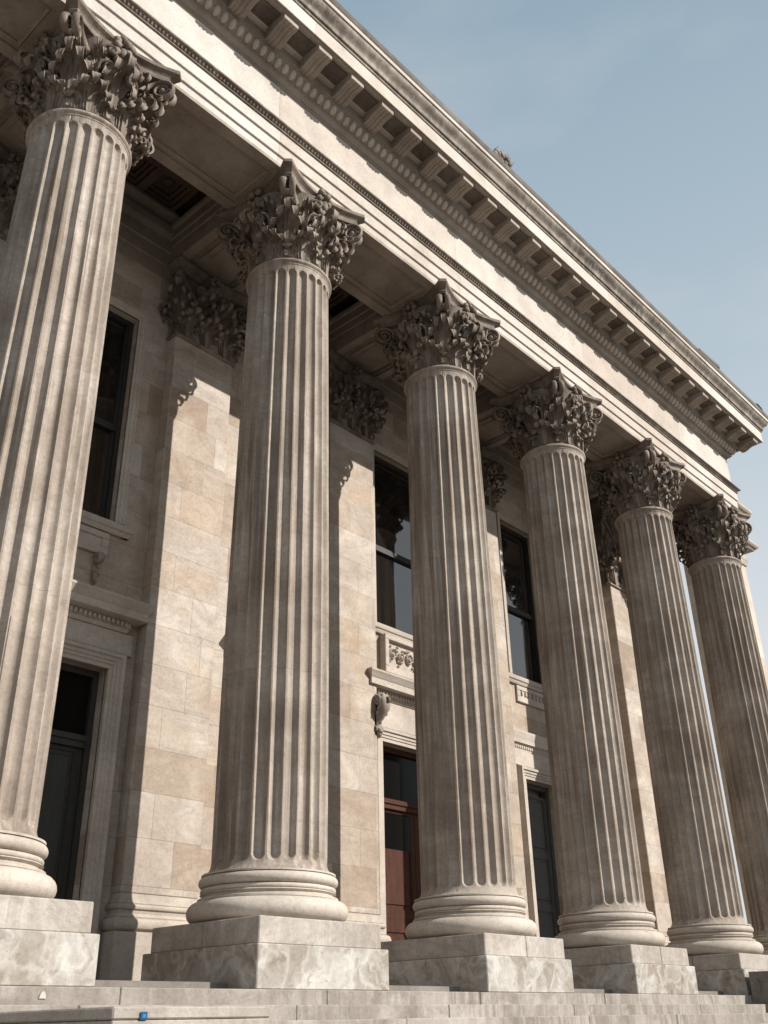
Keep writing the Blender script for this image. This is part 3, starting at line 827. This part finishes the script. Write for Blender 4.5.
# narrow sunk panel strips between pilasters and door frames, seen right of the second pilaster strip
# doors
def door(c,kind,label,hood_half,consoles,HW,dz=0,hs=1.0):
    y=YW
    # moulded surround: part, carries everything else
    def fpath(h,zt): return [((c-h,FLOOR),(-1,0)),((c-h,zt),(-1,1)),((c+h,zt),(1,1)),((c+h,FLOOR),(1,0))]
    mb=MB()
    # frame cross-section (offset outwards from the opening, depth)
    sec=[(-.0,-.02),(-.0,.06),(.055,.06),(.06,.075),(.10,.08),(.105,.095),(.15,.10),(.16,.125),(.205,.13),(.215,.11),(.225,-.02)]
    pts=fpath(HW,ZD1); vs=[]
    for (x,z),(nx,nz) in pts:
        for o,d in sec: vs.append((x+nx*o,y-d,z+nz*o))
    n=len(sec);fs=[]
    for j in range(3):
        for i in range(n):
            k=(i+1)%n; fs.append((j*n+i,j*n+k,(j+1)*n+k,(j+1)*n+i))
    fs+=[tuple(range(n)),tuple(range(3*n,4*n))]
    mb.add(vs,fs)
    fr=part(mb,'door',M_trim,None,30,label)
    yd=y+.20
    # leaf and transom
    mat={'wood':M_wood,'black':M_black,'grey':M_grey}[kind]
    ztr=2.30 if kind!='grey' else ZD1-.12
    mb=MB()
    mb.box(c-HW+.001,c-HW+.085,yd-.05,yd+.06,FLOOR,ZD1-.002); mb.box(c+HW-.085,c+HW-.001,yd-.05,yd+.06,FLOOR,ZD1-.002); mb.box(c-HW+.085,c+HW-.085,yd-.05,yd+.06,ZD1-.09,ZD1-.002)
    if kind!='grey':
        mb.box(c-HW+.085,c+HW-.085,yd-.075,yd+.06,ztr-.10,ztr+.06); mb.box(c-HW+.085,c+HW-.085,yd-.10,yd-.0751,ztr-.02,ztr+.045)
    if kind=='black':
        for xx in (-.26,.26): mb.box(c+xx-.02,c+xx+.02,yd-.03,yd+.03,ztr+.06,ZD1-.09)
    mb.build('door_frame',mat,fr)
    if kind!='grey':
        mb=MB(); mb.box(c-HW+.085,c+HW-.085,yd+.01,yd+.03,ztr+.06,ZD1-.09); mb.build('transom_pane',M_glass2,fr)
    for sgn in ((-1,1) if kind!='grey' else (1,)):
        mb=MB(); xa,xb=(c-HW+.088,c-.004) if sgn<0 else (c+.004,c+HW-.088)
        if kind=='grey': xa=c-HW+.088
        y0=yd-.02; st=.10
        mb.box(xa,xb,y0+.02,y0+.06,FLOOR+.01,ztr-.102)
        rows=[(FLOOR+.01,FLOOR+1.5),(FLOOR+1.5,FLOOR+2.45),(FLOOR+2.45,ztr-.102)] if kind=='grey' else [(FLOOR+.01,FLOOR+.95),(FLOOR+.95,FLOOR+1.15),(FLOOR+1.15,ztr-.102)] if kind!='black' else [(FLOOR+.01,FLOOR+1.0),(FLOOR+1.0,ztr-.102)]
        for (za,zb) in rows:
            mb.box(xa,xb,y0,y0+.0195,za,za+st*.9); mb.box(xa,xb,y0,y0+.0195,zb-st*.5,zb)
            mb.box(xa,xa+st,y0,y0+.0195,za+st*.9,zb-st*.5); mb.box(xb-st,xb,y0,y0+.0195,za+st*.9,zb-st*.5)
            # bead moulding and raised field
            mb.box(xa+st,xa+st+.02,y0+.005,y0+.0195,za+st*.9,zb-st*.5); mb.box(xb-st-.02,xb-st,y0+.005,y0+.0195,za+st*.9,zb-st*.5)
            mb.cbox(xa+st+.06,xb-st-.06,y0+.003,y0+.03,za+st*.9+.06,zb-st*.5-.06,.012)
        lf=mb.build('door_leaf',mat,fr)
        if kind=='wood':
            m3=MB(); m3.box(xa+st+.02,xb-st-.02,y0+.0,y0+.004,FLOOR+2.15,ztr-.17); m3.build('door_pane',M_glass2,lf)
        mb=MB(); hx=c+sgn*.055 if kind!='grey' else c+HW-.14
        mb.ell((hx,y0-.05,FLOOR+1.05),(.03,.028,.03),10,8); mb.tube([(hx,y0,FLOOR+1.05),(hx,y0-.05,FLOOR+1.05)],[.012,.012],8); mb.cbox(hx-.022,hx+.022,y0-.006,y0-.0005,FLOOR+.93,FLOOR+1.17,.002)
        mb.build('door_handle',M_brass,lf,40)
    # plain frieze above the frame, hood with dentils, consoles
    hh=hood_half
    mb=MB(); mb.cbox(c-min(hh-.1,1.2),c+min(hh-.1,1.2),y-.06,y-.001,ZD1+.235,3.93+dz,.008)
    mb.build('door_frieze',M_trim,fr)
    mb=MB(); mb.sweep([(d_*hs if d_>0 else d_,z_+dz) for d_,z_ in [(-.05,3.932),(.075,3.932),(.09,3.95),(.10,3.985),(.115,3.99),(.115,4.055),(.14,4.06),(.165,4.075),(.27,4.085),(.27,4.19),(.282,4.20),(.295,4.23),(.325,4.28),(.335,4.295),(.335,4.325),(-.05,4.36)]],
       [((c-hh+.335*hs,y),(-1,0)),((c-hh+.335*hs,y-.0005),(-1,-1)),((c+hh-.335*hs,y-.0005),(1,-1)),((c+hh-.335*hs,y),(1,0))])
    hood=mb.build('door_hood',M_trim,fr,30)
    mb=MB(); x=c-hh+.27; pl_=[]
    while x<c+hh-.28:
        pl_+=[(x,y-.125),(x,y-.158),(x+.042,y-.158),(x+.042,y-.125)]; x+=.07
    if hs<.9: pl_=[(qx,y+(qy-y)*hs) for qx,qy in pl_]
    nd=len(pl_); va=[(px_,py_,z_) for z_ in (3.997+dz,4.052+dz) for px_,py_ in pl_]+[(px_,y-.112*hs,z_) for z_ in (3.997+dz,4.052+dz) for px_,py_ in pl_]
    fd=[]
    for i in range(nd-1):
        fd+=[(i,i+1,nd+i+1,nd+i),(i,2*nd+i,2*nd+i+1,i+1),(nd+i,nd+i+1,3*nd+i+1,3*nd+i),(2*nd+i,3*nd+i,3*nd+i+1,2*nd+i+1)]
    mb.add(va,fd)
    mb.build('dentil_band',M_trim,fr)
    if consoles:
        for sgn in (-1,1):
            mb=MB(); xx=c+sgn*(hh-.26); y=YW-.13
            pts=[(xx,y-.13,3.90),(xx,y-.22,3.82),(xx,y-.235,3.70),(xx,y-.16,3.58),(xx,y-.09,3.46),(xx,y-.085,3.34),(xx,y-.11,3.28),(xx,y-.07,3.24)]
            pts=catmull(pts,24); rad=[.06+.025*math.sin(PI*min(1,i/12)) if i<13 else .06-.0008*i for i in range(25)]
            mb.tube(pts,rad,10,side=Vector((1,0,0)),flat=1.25)
            mb.cbox(xx-.095,xx+.095,y-.09,YW-.001,3.22,3.928,.01)
            for q in range(3):
                for s2 in (-1,1): mb.ell((xx+s2*.045,y-.25+.012*q,3.86-.10*q),(.035,.03,.06),7,5)
            def cm(s_,off,z,xx=xx,y=y): return (xx+s_,y-.10-off,z)
            leaf(mb,cm,3.42,.42,.17,.75,20,13,seed=int(c*10)+sgn)
            for s2 in (-1,1): volute(mb,(xx+s2*.085,y-.10,3.62),(xx+s2*.085,y-.155,3.80),(0,-1,0),.085,(s2,0,0),1.7,.02,1.2); volute(mb,(xx+s2*.075,y-.07,3.48),(xx+s2*.075,y-.085,3.33),(0,-1,0),.05,(s2,0,0),1.5,.014,1.2)
            mb.ell((xx,y-.255,3.74),(.03,.025,.06),8,6); mb.ell((xx,y-.135,3.31),(.05,.04,.05),8,6)
            mb.build('console',M_carved,fr,50); y=YW
            mb=MB(); mb.cbox(c+sgn*(HW+.235)-.01*sgn if False else min(xx-.075,xx+.075),max(xx-.075,xx+.075),y-.05,y-.001,FLOOR,3.218,.01)
            mb.build('jamb_strip',M_trim,fr)
    return fr
door(bays[0],'black',None,1.32,False,DH[0],-.17)
door(bays[1],'black','black panelled door in a moulded stone frame',1.32,False,DH[1],-.17)
door(bays[2],'grey',None,.85,False,DH[2])
door(bays[3],'wood','red brown wooden door under a hood on consoles',1.56,True,DH[3])
door(bays[4],'grey','dark grey panelled door',1.15,False,DH[4],-.18,.38)

def window(c,carved,HW,pd=.15):
    y=YW; yd=y+.17
    mb=MB()
    # thin stone architrave round the opening
    sec=[(0,-.02),(0,.02),(.04,.022),(.045,.035),(.10,.038),(.105,.05),(.135,.05),(.14,-.02)]
    pts=[((c-HW,ZW0),(-1,0)),((c-HW,ZW1),(-1,1)),((c+HW,ZW1),(1,1)),((c+HW,ZW0),(1,0))]; vs=[];n=len(sec);fs=[]
    for (x,z),(nx,nz) in pts:
        for o,d in sec: vs.append((x+nx*o,y-d,z+nz*o))
    for j in range(3):
        for i in range(n):
            k=(i+1)%n; fs.append((j*n+i,j*n+k,(j+1)*n+k,(j+1)*n+i))
    fs+=[tuple(range(n)),tuple(range(3*n,4*n))]; mb.add(vs,fs)
    w=part(mb,'window',M_trim,None,30)
    mb=MB(); a0,a1=c-HW+.001,c+HW-.001; t=.075; zm=6.93
    mb.box(a0,a0+t,yd-.04,yd+.07,ZW0+.001,ZW1-.001); mb.box(a1-t,a1,yd-.04,yd+.07,ZW0+.001,ZW1-.001)
    mb.box(a0+t,a1-t,yd-.04,yd+.07,ZW1-.09,ZW1-.001); mb.box(a0+t,a1-t,yd-.04,yd+.07,ZW0+.001,ZW0+.10)
    mb.box(a0+t,a1-t,yd-.03,yd+.07,zm-.055,zm+.055)
    mb.box(a0+t,a0+t+.045,yd-.02,yd+.06,zm+.055,ZW1-.09); mb.box(a1-t-.045,a1-t,yd-.02,yd+.06,zm+.055,ZW1-.09)
    mb.box(a0+t,a0+t+.045,yd,yd+.06,ZW0+.10,zm-.055); mb.box(a1-t-.045,a1-t,yd,yd+.06,ZW0+.10,zm-.055)
    mb.build('window_frame',M_frame,w)
    for za,zb,yy in ((zm+.055,ZW1-.09,yd+.01),(ZW0+.10,zm-.055,yd+.035)):
        mb=MB(); mb.box(a0+t+.045,a1-t-.045,yy,yy+.012,za,zb); mb.build('pane',M_glass,w)
    mb=MB(); mb.sweep([(-.1,5.14),(.05,5.14),(.06,5.155),(.07,5.20),(.09,5.215),(.095,5.23),(.095,5.30),(-.1,ZW0-.002)],[((c-HW-.18,y),(-1,0)),((c-HW-.18,y-.0005),(-1,-1)),((c+HW+.18,y-.0005),(1,-1)),((c+HW+.18,y),(1,0))])
    mb.build('window_sill',M_trim,w,30)
    # apron panel below
    mb=MB(); h=HW-.07; z0,z1=(4.42 if pd>.1 else 4.78),5.12
    mb.cbox(c-h,c+h,y-pd,y-.001,z0,z0+.12,.008); mb.cbox(c-h,c+h,y-pd,y-.001,z1-.09,z1,.008)
    mb.cbox(c-h,c-h+.10,y-pd,y-.001,z0+.1205,z1-.0905,.008); mb.cbox(c+h-.10,c+h,y-pd,y-.001,z0+.1205,z1-.0905,.008)
    mb.box(c-h+.10,c+h-.10,y-pd*.53,y-.001,z0+.1205,z1-.0905)
    ap=mb.build('apron_panel',M_trim,w)
    if carved:
        mb=MB(); rr=random.Random(int(c*10))
        zc=(z0+z1)/2+.015
        for i in range(int((2*h-.24)/.22) if carved else 0):
            xx=c-.11*(int((2*h-.24)/.22)-1)+.22*i; 
            pts=[(xx+.088*(1-.75*q/16)*math.cos(2*PI*q/16*1.5+i*PI),y-.105,zc+.12*(1-.75*q/16)*math.sin(2*PI*q/16*1.5+i*PI)) for q in range(17)]
            mb.tube(pts,[.022-.0005*q for q in range(17)],6,side=Vector((0,1,0)),flat=1.4); mb.ell((xx,y-.11,zc),(.035,.04,.035),8,6)
            for q in range(5): mb.ell((xx+rr.uniform(-.1,.1),y-.095,zc+rr.choice((-1,1))*rr.uniform(.09,.17)),(.028,.03,.02),6,5,Matrix.Rotation(rr.uniform(0,3),3,'Y'))
        mb.build('carved_scrollwork',M_trim,ap,50)
    return w
for c,cv,hw_,pd_ in zip(bays,(False,False,True,True,False),WH,(.05,.05,.15,.15,.05)):
    w_=window(c,cv,hw_,pd_)
    if pd_<.1 and c>12:
        # plain panel with short upright bars
        for q in range(-3,4):
            mb=MB(); mb.cbox(c+q*.13-.022,c+q*.13+.022,YW-.062,YW-.028,4.93,5.02,.006); mb.build('panel_bar',M_trim,w_)
    elif pd_<.1:
        # small scroll bracket under the plain panel
        for sg in (-1,1):
            mb=MB(); xx=c+sg*(hw_-.22)
            volute(mb,(xx,YW-.03,4.45),(xx,YW-.10,4.68),(0,-1,0),.075,(1,0,0),1.7,.026,1.9); mb.tube([(xx,YW-.02,4.55),(xx,YW-.07,4.45),(xx,YW-.05,4.36),(xx,YW-.01,4.33)],[.05,.05,.035,.02],8)
            mb.build('scroll_bracket',M_carved,w_,50)

# ------------------------------------------------------------------ tall stone pier beyond the right end
A=empty('stone_pylon',(24.4,2.6,GROUND),'sunlit pale stone pier with stepped mouldings seen beyond the last column at right','pier')
AO=(-24.4,-2.6,-GROUND)
PX0,PX1,PY0,PY1=22.95,25.97,2.19,3.0
mb=MB(); mb.cbox(PX0,PX1,PY0,PY1,GROUND,14.2,.012); o=mb.build('shaft',M_annex,A); o.location=AO
def ap(): return [((PX0,PY1),(-1,1)),((PX0,PY0),(-1,-1)),((PX1,PY0),(1,-1)),((PX1,PY1),(1,1))]
for nm,z,d in (('string_course',12.24,.10),('moulding',12.72,.42),('cornice',14.0,.44)):
    mb=MB(); mb.sweep([(-.1,z),(.04,z),(.05,z+.04),(d*.7,z+.08),(d*.75,z+.14),(d*.9,z+.16),(d,z+.22),(d,z+.30),(-.1,z+.34)],ap(),closed=True); o=mb.build(nm,M_trim,A,30); o.location=AO
mb=MB(); mb.cbox(PX0-.12,PX1+.12,PY0-.12,PY1+.12,GROUND,GROUND+.9,.03); o=mb.build('plinth',M_annex,A); o.location=AO
mb=MB(); mb.box(PX0+.02,PX1-.02,PY0+.02,PY1-.02,14.2,14.38); o=mb.build('cap_slab',M_trim,A); o.location=AO

# ------------------------------------------------------------------ sun, sky, camera
AZ,EL=26.5,34.5
sd=Vector((math.cos(R(EL))*math.sin(R(AZ)),-math.cos(R(EL))*math.cos(R(AZ)),math.sin(R(EL))))
L=bpy.data.lights.new('sun','SUN'); L.energy=5.0; L.angle=R(.5); L.color=(1.0,.94,.86)
so=bpy.data.objects.new('sun',L); col.objects.link(so); so.location=(20,-30,30)
so.rotation_euler=sd.to_track_quat('Z','Y').to_euler()
w=bpy.data.worlds.new('World'); scene.world=w; w.use_nodes=True; nt=w.node_tree; nt.nodes.clear()
sky=nt.nodes.new('ShaderNodeTexSky'); sky.sky_type='NISHITA'; sky.sun_disc=False
sky.sun_elevation=R(EL); sky.sun_rotation=math.atan2(sd.x,sd.y); sky.air_density=1.0; sky.dust_density=1.6; sky.ozone_density=1.0
hs=nt.nodes.new('ShaderNodeHueSaturation'); hs.inputs['Saturation'].default_value=.72
nt.links.new(sky.outputs[0],hs.inputs['Color'])
tc=nt.nodes.new('ShaderNodeTexCoord')
mp_=nt.nodes.new('ShaderNodeMapping'); mp_.inputs['Scale'].default_value=(1.3,1.3,4.0); nt.links.new(tc.outputs['Generated'],mp_.inputs['Vector'])
nz=nt.nodes.new('ShaderNodeTexNoise'); nz.inputs['Scale'].default_value=2.2; nz.inputs['Detail'].default_value=7; nz.inputs['Roughness'].default_value=.55
nt.links.new(mp_.outputs[0],nz.inputs['Vector'])
rp=nt.nodes.new('ShaderNodeValToRGB'); rp.color_ramp.elements[0].position=.50; rp.color_ramp.elements[1].position=.80; nt.links.new(nz.outputs['Fac'],rp.inputs[0])
mu=nt.nodes.new('ShaderNodeMath'); mu.operation='MULTIPLY'; mu.inputs[1].default_value=.34; nt.links.new(rp.outputs[0],mu.inputs[0])
vl=nt.nodes.new('ShaderNodeMix'); vl.data_type='RGBA'; vl.inputs[0].default_value=.86; nt.links.new(hs.outputs[0],vl.inputs[6]); 
sxyz=nt.nodes.new('ShaderNodeSeparateXYZ'); tc=nt.nodes.new('ShaderNodeTexCoord'); nt.links.new(tc.outputs['Generated'],sxyz.inputs[0])
hz=nt.nodes.new('ShaderNodeValToRGB'); nt.links.new(sxyz.outputs[2],hz.inputs[0])
e=hz.color_ramp.elements; e[0].position=.32; e[0].color=(.84,.885,.91,1); e[1].position=.85; e[1].color=(.33,.46,.57,1)
m5=e.new(.56); m5.color=(.56,.675,.755,1)
sc_=nt.nodes.new('ShaderNodeVectorMath'); sc_.operation='SCALE'; sc_.inputs['Scale'].default_value=10.2; nt.links.new(hz.outputs[0],sc_.inputs[0]); nt.links.new(sc_.outputs[0],vl.inputs[7])
mx=nt.nodes.new('ShaderNodeMix'); mx.data_type='RGBA'; nt.links.new(mu.outputs[0],mx.inputs[0]); nt.links.new(vl.outputs[2],mx.inputs[6]); mx.inputs[7].default_value=(7.5,7.6,7.8,1)
bg=nt.nodes.new('ShaderNodeBackground'); bg.inputs['Strength'].default_value=.068; nt.links.new(mx.outputs[2],bg.inputs['Color'])
wo=nt.nodes.new('ShaderNodeOutputWorld'); nt.links.new(bg.outputs[0],wo.inputs[0])

def add_camera():
    yaw,pit,rol=0.7290,0.4848,-0.0220
    f=Vector((math.cos(pit)*math.cos(yaw),math.cos(pit)*math.sin(yaw),math.sin(pit)))
    r=Vector((math.sin(yaw),-math.cos(yaw),0)); u=r.cross(f)
    r2=math.cos(rol)*r+math.sin(rol)*u; u2=-math.sin(rol)*r+math.cos(rol)*u
    M=Matrix((( r2.x,u2.x,-f.x),(r2.y,u2.y,-f.y),(r2.z,u2.z,-f.z))).to_4x4()
    M.translation=Vector((-3.9975,-8.5768,-.9678))
    cd=bpy.data.cameras.new('camera'); cd.sensor_fit='VERTICAL'; cd.sensor_height=24; cd.sensor_width=18; cd.lens=974.3/1024*24
    cd.clip_start=.1; cd.clip_end=3000
    co=bpy.data.objects.new('camera',cd); col.objects.link(co); co.matrix_world=M; scene.camera=co
add_camera()
scene.render.engine='CYCLES'
scene.cycles.max_bounces=8; scene.cycles.diffuse_bounces=5
vs=scene.view_settings; vs.view_transform='Standard'; vs.look='None'; vs.exposure=.42; vs.gamma=1; vs.use_curve_mapping=False
scene.render.resolution_x=768; scene.render.resolution_y=1024
